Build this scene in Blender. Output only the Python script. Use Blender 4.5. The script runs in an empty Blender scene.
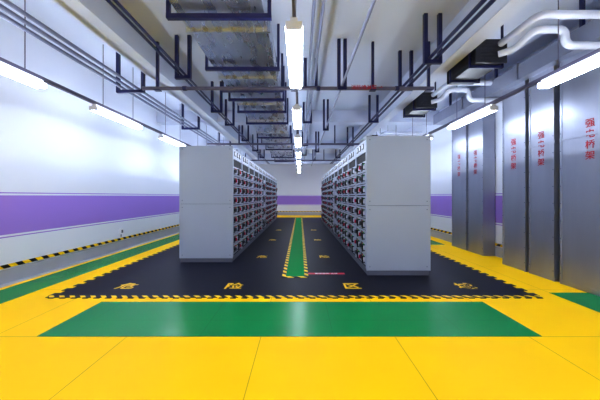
import bpy, math, random
from mathutils import Vector
random.seed(4)
S = bpy.context.scene
COL = S.collection
H_CAM = 1.26
XL, XR, YN, YF, ZC = -4.25, 4.12, -5.0, 17.5, 3.8

# ------------------------------------------------------------ materials
def srgb(r, g, b):
    f = lambda c: (c/255/12.92) if c/255 <= .04045 else ((c/255+.055)/1.055)**2.4
    return (f(r), f(g), f(b), 1)

def new_mat(name, col, rough=.5, metal=0., noise=0., nscale=8., bump=0., bscale=60., stretch=(1,1,1), emis=None, es=0., spec=.5, rvar=0.):
    m = bpy.data.materials.new(name); m.use_nodes = True
    nt = m.node_tree; b = nt.nodes['Principled BSDF']
    b.inputs['Base Color'].default_value = col
    b.inputs['Roughness'].default_value = rough
    b.inputs['Metallic'].default_value = metal
    b.inputs['Specular IOR Level'].default_value = spec
    if emis:
        b.inputs['Emission Color'].default_value = emis
        b.inputs['Emission Strength'].default_value = es
    tc = nt.nodes.new('ShaderNodeTexCoord')
    mp = nt.nodes.new('ShaderNodeMapping'); mp.inputs['Scale'].default_value = stretch
    nt.links.new(tc.outputs['Object'], mp.inputs['Vector'])
    if noise > 0:
        n = nt.nodes.new('ShaderNodeTexNoise'); n.inputs['Scale'].default_value = nscale
        n.inputs['Detail'].default_value = 5
        nt.links.new(mp.outputs[0], n.inputs['Vector'])
        mix = nt.nodes.new('ShaderNodeMix'); mix.data_type = 'RGBA'
        mix.inputs[6].default_value = tuple(c*(1-noise) for c in col[:3])+(1,)
        mix.inputs[7].default_value = tuple(min(1, c*(1+noise)) for c in col[:3])+(1,)
        nt.links.new(n.outputs[0], mix.inputs[0])
        nt.links.new(mix.outputs[2], b.inputs['Base Color'])
        if rvar > 0:
            mr = nt.nodes.new('ShaderNodeMapRange')
            mr.inputs[3].default_value = max(0.02, rough-rvar); mr.inputs[4].default_value = rough+rvar
            nt.links.new(n.outputs[0], mr.inputs[0]); nt.links.new(mr.outputs[0], b.inputs['Roughness'])
    if bump > 0:
        n2 = nt.nodes.new('ShaderNodeTexNoise'); n2.inputs['Scale'].default_value = bscale
        nt.links.new(mp.outputs[0], n2.inputs['Vector'])
        bp = nt.nodes.new('ShaderNodeBump'); bp.inputs['Strength'].default_value = bump; bp.inputs['Distance'].default_value = .01
        nt.links.new(n2.outputs[0], bp.inputs['Height']); nt.links.new(bp.outputs[0], b.inputs['Normal'])
    return m

def mathn(nt, op, a, b=None):
    n = nt.nodes.new('ShaderNodeMath'); n.operation = op
    for i, v in enumerate((a, b)):
        if v is None: continue
        if isinstance(v, (int, float)): n.inputs[i].default_value = v
        else: nt.links.new(v, n.inputs[i])
    return n.outputs[0]

def hazard_mat(name, vec, period=.16):
    m = bpy.data.materials.new(name); m.use_nodes = True
    nt = m.node_tree; b = nt.nodes['Principled BSDF']; b.inputs['Roughness'].default_value = .5
    b.inputs['Specular IOR Level'].default_value = .2
    tc = nt.nodes.new('ShaderNodeTexCoord')
    d = nt.nodes.new('ShaderNodeVectorMath'); d.operation = 'DOT_PRODUCT'
    nt.links.new(tc.outputs['Object'], d.inputs[0]); d.inputs[1].default_value = tuple(v/period for v in vec)
    f = mathn(nt, 'FRACT', d.outputs['Value'])
    g = mathn(nt, 'GREATER_THAN', f, .5)
    mix = nt.nodes.new('ShaderNodeMix'); mix.data_type = 'RGBA'
    mix.inputs[6].default_value = srgb(20, 20, 24); mix.inputs[7].default_value = srgb(250, 205, 10)
    nt.links.new(g, mix.inputs[0]); nt.links.new(mix.outputs[2], b.inputs['Base Color'])
    return m

def rubber_mat(name, col, tile=1.2, rough=.32, seam=.35, ox=0., oy=0., studs=.25, spec=.3):
    """studded sheet flooring with seams"""
    m = new_mat(name, col, rough, noise=.06, nscale=2.5, spec=spec)
    nt = m.node_tree; b = nt.nodes['Principled BSDF']
    tc = nt.nodes.new('ShaderNodeTexCoord'); sp = nt.nodes.new('ShaderNodeSeparateXYZ')
    nt.links.new(tc.outputs['Object'], sp.inputs[0])
    def line(o, off):
        f = mathn(nt, 'FRACT', mathn(nt, 'DIVIDE', mathn(nt, 'ADD', o, off), tile))
        d = mathn(nt, 'ABSOLUTE', mathn(nt, 'SUBTRACT', f, .5))
        return mathn(nt, 'LESS_THAN', d, .0035/tile)
    s = mathn(nt, 'MAXIMUM', line(sp.outputs[0], ox), line(sp.outputs[1], oy))
    src = b.inputs['Base Color'].links[0].from_socket
    mix = nt.nodes.new('ShaderNodeMix'); mix.data_type = 'RGBA'
    nt.links.new(mathn(nt, 'MULTIPLY', s, seam), mix.inputs[0])
    nt.links.new(src, mix.inputs[6]); mix.inputs[7].default_value = (0.01, .01, .01, 1)
    nt.links.new(mix.outputs[2], b.inputs['Base Color'])
    v = nt.nodes.new('ShaderNodeTexVoronoi'); v.inputs['Scale'].default_value = 45; v.inputs['Randomness'].default_value = 0
    nt.links.new(tc.outputs['Object'], v.inputs['Vector'])
    bp = nt.nodes.new('ShaderNodeBump'); bp.inputs['Strength'].default_value = studs; bp.inputs['Distance'].default_value = .002
    bp.invert = True
    nt.links.new(v.outputs['Distance'], bp.inputs['Height']); nt.links.new(bp.outputs[0], b.inputs['Normal'])
    return m

def wall_mat(name):
    """painted wall : white, purple band with two thin lines, by height"""
    m = new_mat(name, srgb(224, 228, 241), .5, noise=.03, nscale=.8, bump=.05, bscale=30, spec=.3)
    nt = m.node_tree; b = nt.nodes['Principled BSDF']
    tc = nt.nodes.new('ShaderNodeTexCoord'); sp = nt.nodes.new('ShaderNodeSeparateXYZ')
    nt.links.new(tc.outputs['Object'], sp.inputs[0]); z = sp.outputs[2]
    def band(a, c): return mathn(nt, 'MULTIPLY', mathn(nt, 'GREATER_THAN', z, a), mathn(nt, 'LESS_THAN', z, c))
    s = mathn(nt, 'MAXIMUM', band(.70, 1.27), mathn(nt, 'MAXIMUM', band(.655, .672), band(1.298, 1.315)))
    src = b.inputs['Base Color'].links[0].from_socket
    mix = nt.nodes.new('ShaderNodeMix'); mix.data_type = 'RGBA'
    nt.links.new(s, mix.inputs[0]); nt.links.new(src, mix.inputs[6]); mix.inputs[7].default_value = srgb(158, 126, 216)
    nt.links.new(mix.outputs[2], b.inputs['Base Color'])
    return m

M_wall = wall_mat('wall_paint')
M_ceil = new_mat('ceiling_paint', srgb(204, 211, 230), .7, noise=.05, nscale=1.2, bump=.08, bscale=20)
M_yel = rubber_mat('yellow_rubber', srgb(255, 198, 0), 1.2, .55, .45, .95, .61, spec=.1)
M_grn = rubber_mat('green_rubber', srgb(0, 130, 64), 1.2, .25, .2, .3, .3, .1, .2)
M_grn2 = rubber_mat('green_runner_rubber', srgb(0, 130, 62), 1.2, .6, .2, .3, .3, .1, .05)
M_blk = rubber_mat('black_rubber', srgb(20, 21, 36), 1.0, .5, .6, .5, .2, .2, .14)
M_yline = new_mat('yellow_line_paint', srgb(250, 200, 10), .4, noise=.04)
M_hz_x = hazard_mat('hazard_tape_cross', (1, 1, 0), .13)
M_hz_y = hazard_mat('hazard_tape_long', (1, 1, 0), .2)
M_hz_w = hazard_mat('hazard_tape_wall', (1, 1, 1), .2)
M_cab = new_mat('cabinet_enamel', srgb(164, 174, 194), .42, noise=.03, nscale=2, bump=.02, bscale=120, spec=.3)
M_cabd = new_mat('cabinet_plinth', srgb(96, 100, 116), .5, noise=.05)
M_seam = new_mat('cabinet_gap', srgb(22, 22, 34), .7, noise=.05)
M_drw = new_mat('drawer_enamel', srgb(168, 175, 198), .35, noise=.02)
M_bk = new_mat('black_plastic', srgb(20, 20, 30), .35, noise=.1)
M_red = new_mat('red_plastic', srgb(190, 16, 70), .3, noise=.05, emis=srgb(220, 20, 50), es=.06)
M_grl = new_mat('green_indicator', srgb(30, 160, 80), .3, noise=.05, emis=srgb(20, 200, 90), es=.3)
M_wht = new_mat('white_label', srgb(235, 235, 240), .5, noise=.02)
M_galv = new_mat('galvanised_steel', srgb(156, 160, 176), .38, .72, noise=.22, nscale=3, stretch=(1, 1, .25), bump=.06, bscale=4, rvar=.12)
M_galvh = new_mat('duct_steel', srgb(186, 192, 206), .28, .88, noise=.25, nscale=4, stretch=(2.5, .5, 1), bump=.18, bscale=3, rvar=.12)
M_strut = new_mat('navy_strut_paint', srgb(22, 25, 78), .4, noise=.1)
M_cond = new_mat('grey_conduit', srgb(130, 134, 160), .35, .3, noise=.1)
M_dpipe = new_mat('dark_pipe_paint', srgb(92, 88, 110), .4, .1, noise=.1)
M_ins = new_mat('white_insulation', srgb(208, 213, 228), .45, noise=.05, bump=.1, bscale=30)
M_fan = new_mat('black_unit_enamel', srgb(24, 25, 34), .4, noise=.1)
M_house = new_mat('lamp_housing', srgb(225, 228, 235), .4, noise=.02)
M_tube = new_mat('lamp_tube', (1, 1, 1, 1), .4, noise=.01, emis=(.78, .87, 1, 1), es=32)
M_rtxt = new_mat('red_lettering', srgb(160, 6, 36), .5, noise=.05)
M_base = new_mat('baseboard_tile', srgb(165, 167, 176), .35, noise=.08, nscale=5)

# ------------------------------------------------------------ builders
class MB:
    def __init__(s): s.v = []; s.f = []; s.m = []; s.mats = []
    def mi(s, mat):
        if mat not in s.mats: s.mats.append(mat)
        return s.mats.index(mat)
    def box(s, x0, x1, y0, y1, z0, z1, mat):
        n = len(s.v); k = s.mi(mat)
        s.v += [(x0,y0,z0),(x1,y0,z0),(x1,y1,z0),(x0,y1,z0),(x0,y0,z1),(x1,y0,z1),(x1,y1,z1),(x0,y1,z1)]
        for q in ((0,3,2,1),(4,5,6,7),(0,1,5,4),(1,2,6,5),(2,3,7,6),(3,0,4,7)):
            s.f.append(tuple(n+i for i in q)); s.m.append(k)
    def cyl(s, c, axis, r, l, mat, n=12):
        """centre c, along axis index, length l"""
        k = s.mi(mat); b = len(s.v); a, d = [(1,2),(2,0),(0,1)][axis]
        for e in (-l/2, l/2):
            for i in range(n):
                t = 2*math.pi*i/n; p = list(c); p[axis] += e; p[a] += r*math.cos(t); p[d] += r*math.sin(t)
                s.v.append(tuple(p))
        for i in range(n):
            j = (i+1) % n; s.f.append((b+i, b+j, b+n+j, b+n+i)); s.m.append(k)
        s.f.append(tuple(b+i for i in reversed(range(n)))); s.m.append(k)
        s.f.append(tuple(b+n+i for i in range(n))); s.m.append(k)
    def mesh(s, name):
        me = bpy.data.meshes.new(name); me.from_pydata(s.v, [], s.f)
        for m in s.mats: me.materials.append(m)
        for p, k in zip(me.polygons, s.m): p.material_index = k
        me.update(); return me
    def obj(s, name, parent=None, loc=(0, 0, 0), bevel=0):
        o = bpy.data.objects.new(name, s.mesh(name)); COL.objects.link(o); o.location = loc
        if parent: o.parent = parent
        if bevel:
            b = o.modifiers.new('bevel', 'BEVEL'); b.width = bevel; b.segments = 2; b.limit_method = 'ANGLE'
        return o

def empty(name, loc=(0, 0, 0)):
    o = bpy.data.objects.new(name, None); COL.objects.link(o); o.location = loc; o.empty_display_size = .2
    return o

def box_obj(name, x0, x1, y0, y1, z0, z1, mat, bevel=0):
    b = MB(); b.box(x0, x1, y0, y1, z0, z1, mat); return b.obj(name, bevel=bevel)

def pipe(name, paths, r, mat, parent=None, fillet=.12):
    cu = bpy.data.curves.new(name, 'CURVE'); cu.dimensions = '3D'; cu.bevel_depth = r; cu.bevel_resolution = 4
    cu.use_fill_caps = True
    for P in paths:
        P = [Vector(p) for p in P]; out = [P[0]]
        for i in range(1, len(P)-1):
            a = (P[i-1]-P[i]); c = (P[i+1]-P[i])
            f = min(fillet, a.length*.48, c.length*.48)
            A = P[i]+a.normalized()*f; C = P[i]+c.normalized()*f
            for k in range(7):
                t = k/6; out.append(A*(1-t)**2 + P[i]*2*t*(1-t) + C*t*t)
        out.append(P[-1])
        sp = cu.splines.new('POLY'); sp.points.add(len(out)-1)
        for q, p in zip(sp.points, out): q.co = (*p, 1)
    cu.materials.append(mat)
    o = bpy.data.objects.new(name, cu); COL.objects.link(o)
    if parent: o.parent = parent
    return o

def text(name, body, size, loc, rot, mat, parent=None, spacing=1., align='CENTER', bold=.012):
    cu = bpy.data.curves.new(name, 'FONT'); cu.body = body; cu.size = size; cu.align_x = align; cu.align_y = 'CENTER'
    cu.space_line = spacing; cu.extrude = .0008; cu.offset = size*bold
    cu.materials.append(mat)
    o = bpy.data.objects.new(name, cu); COL.objects.link(o); o.location = loc; o.rotation_euler = rot
    if parent: o.parent = parent
    return o

# ------------------------------------------------------------ room shell
box_obj('floor', XL-.2, XR+.2, YN-.2, YF+.2, -.2, 0, M_yel)
box_obj('ceiling', XL-.2, XR+.2, YN-.2, YF+.2, ZC, ZC+.2, M_ceil)
box_obj('wall_left', XL-.2, XL, YN-.2, YF+.2, 0, ZC, M_wall)
box_obj('wall_right', XR, XR+.2, YN-.2, YF+.2, 0, ZC, M_wall)
box_obj('wall_far', XL, XR, YF, YF+.2, 0, ZC, M_wall)
box_obj('wall_near', XL, XR, YN-.2, YN, 0, ZC, M_wall)
# skirting + hazard trim
def skirting(name, x0, x1, y0, y1):
    b = MB(); b.box(x0, x1, y0, y1, 0, .2, M_base); b.box(x0, x1, y0, y1, .22, .27, M_hz_w); b.obj(name)
skirting('baseboard_left', XL, XL+.02, YN, YF)
skirting('baseboard_right', XR-.02, XR, YN, YF)
skirting('baseboard_far', XL+.02, XR-.02, YF-.02, YF)
# wall sockets on the left wall
for y in (6.3, 12.0):
    b = MB(); b.box(0, .05, -.045, .045, 0, .13, M_wht); b.box(.05, .054, -.03, .03, .03, .1, M_cabd); b.cyl((.025, 0, -.03), 2, .012, .06, M_cond)
    b.obj('wall_socket', loc=(XL, y, .36), bevel=.004)

# beams
b = MB()
for y in (7.9, 12.2):
    b.box(XL, XR, y, y+.35, 3.45, ZC, M_ceil)
b.box(XL, XR, 16, 16.4, 3.2, ZC, M_ceil)
b.box(2.2, 2.42, YN, YF, 3.3, ZC, M_ceil)
b.box(-2.75, -2.45, YN, YF, 3.42, ZC, M_ceil)
b.obj('ceiling_beam')

# ------------------------------------------------------------ floor sheets
box_obj('green_floor_mat', -2.36, 2.17, 2.39, 3.17, 0, .003, M_grn)
b = MB(); b.box(-4.0, -3.5, YN, 16.6, 0, .003, M_grn)
b.obj('green_floor_mat')
b = MB(); b.box(3.24, XR-.02, 1.0, 3.47, 0, .003, M_grn); b.obj('green_floor_mat')
b = MB(); b.box(3.3, 3.75, 6.9, 16.6, 0, .003, M_grn); b.obj('green_floor_mat')
b = MB(); b.box(-4.23, -4.1, YN, 16.6, 0, .002, M_base); b.obj('trim_1')
# black insulating mat with jigsaw edge
mx0, mx1, my0, my1 = -3.1, 2.95, 3.36, 15.6
mat = empty('black_insulating_mat', (0, my0, 0))
b = MB(); b.box(mx0, mx1, my0, my1, 0, .006, M_blk)
y = my0
while y < my1-.1:
    b.box(mx0-.07, mx0, y, y+.09, 0, .006, M_blk); b.box(mx1, mx1+.07, y, y+.09, 0, .006, M_blk); y += .18
b.obj('mat_sheet', mat, (0, -my0, 0))
b = MB(); b.box(mx0-.05, mx1+.05, my0-.06, my0, 0, .007, M_hz_x)
x = mx0
while x < mx1:
    b.box(x, x+.07, my0-.085, my0-.06, 0, .007, M_blk); x += .14
b.obj('mat_hazard_edge', mat, (0, -my0, 0))
ft = [('危', -2.4, 3.7), ('险', -.92, 3.7), ('区', .72, 3.7), ('域', 2.3, 3.7)]
for i, (c, x, y) in enumerate(ft):
    text('mat_letter_%d' % i, c, .25, (x, y-my0, .0075), (0, 0, 0), M_yline, mat, bold=.022)
for j, yy in enumerate((5.5, 7.6, 9.8)):
    for i, (c, x) in enumerate((('危', -.78), ('险', .5))):
        text('mat_letter_s%d_%d' % (j, i), c, .22, (x, yy-my0, .0075), (0, 0, 0), M_yline, mat, bold=.02)
M_rp = new_mat('red_floor_print', srgb(210, 20, 60), .5, noise=.05)
b = MB(); b.box(.13, .72, 4.27, 4.35, .006, .0072, M_rp)
b.obj('mat_red_line', mat, (0, -my0, 0))
text('mat_red_lettering', '高压危险 止步', .06, (.425, 4.31-my0, .0075), (0, 0, 0), M_wht, mat)
# aisle green runner
b = MB(); b.box(-.22, .07, 4.15, 15.2, .0062, .011, M_grn2)
b.box(-.28, -.22, 4.09, 15.2, .0062, .011, M_hz_y); b.box(.07, .13, 4.09, 15.2, .0062, .011, M_hz_y)
b.box(-.22, .07, 4.09, 4.15, .0062, .011, M_hz_y)
b.obj('aisle_runner')

# ------------------------------------------------------------ switchgear
CW, CD, CH = .8, 1.0, 2.2
def cabinet_mesh(kind):
    """front faces +X at x=0, body toward -X, along Y 0..CW"""
    b = MB()
    b.box(-CD+.02, -.02, .0, CW, 0, .1, M_cabd)
    b.box(-CD, -.03, 0.002, CW-.002, .1, CH-.03, M_cab)
    b.box(-CD+.01, -.04, .01, CW-.01, CH-.03, CH, M_cab)
    b.box(-.03, 0, 0.002, .04, .1, CH-.02, M_cab); b.box(-.03, 0, CW-.04, CW-.002, .1, CH-.02, M_cab)
    b.box(-.03, -.022, .04, CW-.04, .1, CH-.02, M_seam)
    z = .13
    rows = 9; hh = (CH-.17-z-.2)/rows
    cols = [(.045, .39), (.41, CW-.045)] if kind == 0 else [(.045, CW-.045)]
    if kind == 2: rows = 4; hh = (CH-.17-z-.2)/rows
    for r in range(rows):
        for ci, (a, c) in enumerate(cols):
            z0 = z+r*hh+.008; z1 = z+(r+1)*hh-.008; w = c-a; zc = (z0+z1)/2
            b.box(-.024, -.004, a, c, z0, z1, M_drw)
            b.box(-.004, .001, a+.05*w, a+.40*w, zc-.065, zc+.065, M_bk)            # breaker escutcheon
            b.cyl((.012, a+.22*w, zc), 0, .035, .03, M_bk)
            b.box(.02, .046, a+.22*w-.009, a+.22*w+.009, zc-.03, zc+.03, M_red if (r+ci+kind) % 2 else M_cabd)
            b.cyl((.004, a+.50*w, zc+.045), 0, .014, .018, M_red)
            b.cyl((.004, a+.62*w, zc+.045), 0, .014, .018, M_grl)
            b.box(-.004, .0, a+.46*w, a+.70*w, zc-.03, zc+.01, M_wht)
            b.box(-.004, .035, a+.82*w, a+.85*w, zc-.055, zc-.04, M_bk); b.box(-.004, .035, a+.82*w, a+.85*w, zc+.04, zc+.055, M_bk)
            b.box(.026, .046, a+.80*w, a+.87*w, zc-.06, zc+.06, M_bk)
            if kind == 2:
                b.box(-.004, .012, a+.25*w, a+.75*w, z0+.03, z1-.12, M_cabd)
                b.box(.012, .03, a+.35*w, a+.65*w, z0+.06, z1-.2, M_bk)
    z0 = CH-.2-.03
    b.box(-.024, -.004, .045, CW-.045, z0, CH-.04, M_drw)
    for i in range(3):
        yy = .17+i*.2
        b.box(-.004, .008, yy-.045, yy+.045, z0+.06, z0+.15, M_bk); b.box(.008, .010, yy-.035, yy+.035, z0+.075, z0+.14, M_wht)
    return b.mesh('switchgear_cabinet')

CM = [cabinet_mesh(k) for k in range(3)]
def cab(x, y, flip, k):
    o = bpy.data.objects.new('switchgear_cabinet', CM[k]); COL.objects.link(o)
    o.location = (x, y + (CW if flip else 0), .006)
    if flip: o.rotation_euler = (0, 0, math.pi)
for i in range(12):
    cab(-1.27, 5.06+i*CW, False, (0, 0, 1, 0, 1, 2)[i % 6])
for i in range(11):
    cab(1.05, 4.23+i*CW, True, (0, 1, 0, 0, 2, 1)[i % 6])
def endpanel(x0, x1, y):
    b = MB()
    b.box(x0, x1, y-.03, y, .08, 1.1, M_cab); b.box(x0, x1, y-.03, y, 1.106, CH-.0, M_cab)
    b.box(x0+.01, x1-.01, y-.018, y, 0, CH-.01, M_cabd)
    b.box(x0-.004, x0+.02, y-.036, y-.028, .08, CH, M_cab); b.box(x1-.02, x1+.004, y-.036, y-.028, .08, CH, M_cab)
    for zz in (.14, 1.04, 1.17, CH-.06):
        for xx in (x0+.05, x1-.05): b.cyl((xx, y-.032, zz), 1, .009, .006, M_cabd, 8)
    b.obj('switchgear_end_panel', loc=(0, 0, .006), bevel=.004)
endpanel(-2.27, -1.27, 5.058); endpanel(1.05, 2.05, 4.228)

# ------------------------------------------------------------ lamps
LZ = 2.66
lm = MB()
lm.box(-.03, .03, 0, 1.2, .03, .075, M_house)
lm.box(-.07, .07, -.008, 0, -.03, .04, M_house); lm.box(-.07, .07, 1.2, 1.208, -.03, .04, M_house)
for sx in (-.045, .045): lm.cyl((sx, .6, -.004), 1, .029, 1.19, M_tube, 12)
LM = lm.mesh('fluorescent_lamp')
for x in (-3.3, -.05, 3.1):
    for j in range(-3, 7):
        y = 2.2+2.07*j
        o = bpy.data.objects.new('fluorescent_lamp', LM); COL.objects.link(o); o.location = (x, y, LZ)
for x in (-3.3, -.05, 3.1):
    hw = .025 if abs(x) > 1 else .012
    b = MB(); b.box(x-hw, x+hw, YN+.01, 15.9, LZ+.075, LZ+.075+hw*1.8, M_dpipe)
    for j in range(-3, 7):
        for e in (.2, 1.0):
            yy = 2.2+2.07*j+e
            if 7.85 < yy < 8.3 or 12.15 < yy < 12.6: continue
            b.cyl((x, yy, (ZC+LZ+.1)/2), 2, .006, ZC-LZ-.1, M_dpipe, 6)
    b.obj('lighting_trunking')

# ------------------------------------------------------------ central sheet metal duct
D = empty('ventilation_duct', (-.84, 3, 3.16))
b = MB(); b.box(-1.3, -.38, YN+.05, 15.2, 3.2, 3.5, M_galvh)
y = YN+.6
while y < 15.2:
    b.box(-1.33, -.35, y, y+.03, 3.17, 3.53, M_galvh); y += 1.25
b.obj('duct_body', D, (.84, -3, -3.16))
b = MB()
for y in (-3.9, -2, 0, 2.78, 3.93, 4.75, 5.2, 5.95, 6.9, 8.6, 9.6, 10.8, 13, 14.6):
    b.box(-1.4, -.3, y, y+.05, 3.12, 3.168, M_strut)
    for x in (-1.38, -.32): b.box(x-.018, x+.018, y, y+.04, 3.168, ZC, M_strut)
b.obj('duct_hangers', D, (.84, -3, -3.16))
# ------------------------------------------------------------ hangers + conduits
def run(name, x, z, n, gap, r, m, ys, w, top=ZC, y1=15.9):
    E = empty(name, (x, 0, z))
    paths = [[(x+(i-(n-1)/2)*gap-x, YN+.05, 0), (x+(i-(n-1)/2)*gap-x, y1, 0)] for i in range(n)]
    pipe('conduits', paths, r, m, E)
    b = MB()
    for y in ys:
        b.box(-w/2, w/2, y, y+.05, -r-.05, -r, M_strut)
        b.box(-w/2-.026, -w/2+.026, y, y+.05, -r-.05, top-z, M_strut)
        b.box(w/2-.026, w/2+.026, y, y+.05, -r-.05, top-z, M_strut)
    b.obj('hangers', E)
run('conduit_run', -3.0, 3.16, 3, .13, .024, M_cond, [-2, 1, 4.7, 7.3, 10.6, 13.6], .44)
run('conduit_run', -1.85, 3.18, 2, .07, .018, M_strut, [-2.5, 0, 4.2, 5.9, 7, 9, 11, 13], .2)
run('conduit_run', 1.85, 3.18, 2, .09, .024, M_strut, [-2.5, 0, 3.7, 4.65, 6.7, 9.8, 13], .2)
run('conduit_run', .68, 3.05, 1, .1, .018, M_cond, [4.3, 7, 10.5, 13], .1)
run('conduit_run', .2, 3.3, 2, .1, .02, M_cond, [4.9, 7.2, 10.5, 13], .2)
# transverse pipe
E = empty('sprinkler_pipe', (0, 4.05, 3.135))
pipe('pipe', [[(-2.6, .35, -.1), (2.2, .35, -.1)]], .03, M_dpipe, E)
b = MB()
for x in (-2.35, -.1, 1.2, 2.12):
    b.box(x-.02, x+.02, .33, .37, -.14, ZC-3.135, M_strut); b.box(x-.05, x+.05, .31, .39, -.14, -.125, M_strut)
for x in (-1.9, .3, 1.6): b.cyl((x, .35, -.1), 0, .038, .06, M_strut)
b.obj('pipe_hangers', E)
text('pipe_marking', '消防喷淋管 →', .085, (1.1, .317, -.1), (math.radians(90), 0, 0), M_rtxt, E)
for yy in (9.2, 13.4):
    E = empty('sprinkler_pipe', (0, yy, 3.05))
    pipe('pipe', [[(-3.2, 0, 0), (3.2, 0, 0)]], .035, M_dpipe, E)
    b = MB()
    for x in (-2.1, -.1, 1.2): b.box(x-.02, x+.02, -.02, .02, 0, ZC-3.05, M_strut)
    b.obj('pipe_hangers', E)

# ------------------------------------------------------------ black fan units and insulated pipes
def fan_unit(y0, y1):
    E = empty('fan_coil_unit', (2.73, y0, 3.14))
    b = MB(); L = y1-y0
    b.box(-.25, .15, 0, L, 0, .3, M_fan)
    b.box(-.27, .17, -.02, .0, -.015, .315, M_bk); b.box(-.27, .17, L, L+.02, -.015, .315, M_bk)
    for i in range(5): b.box(-.2, .1, -.028, -.02, .05+i*.045, .06+i*.045, M_bk)
    b.box(-.26, -.25, .1, L-.1, .06, .26, M_bk)
    for yy in (.08, L-.12):
        b.box(-.29, .19, yy, yy+.04, -.04, 0, M_strut)
        for x in (-.285, .185): b.box(x-.012, x+.012, yy, yy+.03, -.04, ZC-3.14, M_strut)
    b.obj('unit_body', E, bevel=.006)
    r = .045
    pipe('insulated_pipes', [
        [(.08, -.02, .25), (.08, -.62, .25), (1.36, -.62, .25)],
        [(.04, -.02, .1), (.2, -.12, .12), (.2, -.42, .2), (.58, -.42, .2), (.58, -.42, -.0), (1.36, -.42, -.0)],
    ], r, M_ins, E, .1)
fan_unit(3.75, 4.45); fan_unit(5.65, 6.35); fan_unit(9.6, 10.3)

# ------------------------------------------------------------ cable risers on right wall
RT = 3.18
def riser(y0, y1, label=True, x0=3.75):
    b = MB(); yc = (y0+y1)/2; w = y1-y0; xe = XR-x0-.021
    b.box(0, xe, -w/2, w/2, 0, RT, M_galv)
    for z in (.02, 1.0, 2.05, 3.0):     # flanged joints
        b.box(-.006, xe, -w/2-.008, w/2+.008, z, z+.035, M_galv)
    b.box(-.008, 0, -w/2, -w/2+.025, 0, RT, M_galv); b.box(-.008, 0, w/2-.025, w/2, 0, RT, M_galv)
    for z in [i*.25+.15 for i in range(12)]:
        for s in (-1, 1): b.cyl((-.01, s*(w/2-.012), z), 0, .007, .008, M_cabd, 6)
    o = b.obj('cable_riser_duct', loc=(x0, yc, 0))
    if label:
        for i, c in enumerate('强电桥架'):
            text('label_%d' % i, c, .12, (-.004, 0, 2.2-i*.14), (math.radians(90), 0, math.radians(-90)), M_rtxt, o, bold=.008)
riser(4.43, 4.93); riser(3.93, 4.36); riser(3.05, 3.84); riser(2.2, 2.97)
riser(5.6, 6.1, x0=3.85); riser(6.16, 6.75, x0=3.85); riser(1.2, 1.9, False)
# overhead galvanised trunking above the risers
b = MB(); b.box(3.6, XR-.03, YN+.05, 7.2, RT, RT+.25, M_galv)
y = YN+.4
while y < 7.2:
    b.box(3.58, XR-.025, y, y+.03, RT, RT+.27, M_galv); b.box(3.6, 3.64, y+.5, y+.54, RT+.25, ZC, M_strut); y += 1.5
b.obj('cable_trunking')

# ------------------------------------------------------------ world + camera
w = bpy.data.worlds.new('world'); S.world = w; w.use_nodes = True
w.node_tree.nodes['Background'].inputs[0].default_value = (.4, .5, .8, 1)
w.node_tree.nodes['Background'].inputs[1].default_value = .05
cam = bpy.data.cameras.new('camera'); co = bpy.data.objects.new('camera', cam); COL.objects.link(co)
co.location = (0, 0, H_CAM); co.rotation_euler = (math.radians(90), 0, 0)
cam.lens = 16; cam.sensor_width = 36; cam.shift_y = -4/600; cam.clip_start = .02
S.camera = co
S.view_settings.view_transform = 'Standard'
S.view_settings.look = 'None'
S.view_settings.exposure = .08
S.view_settings.gamma = .88
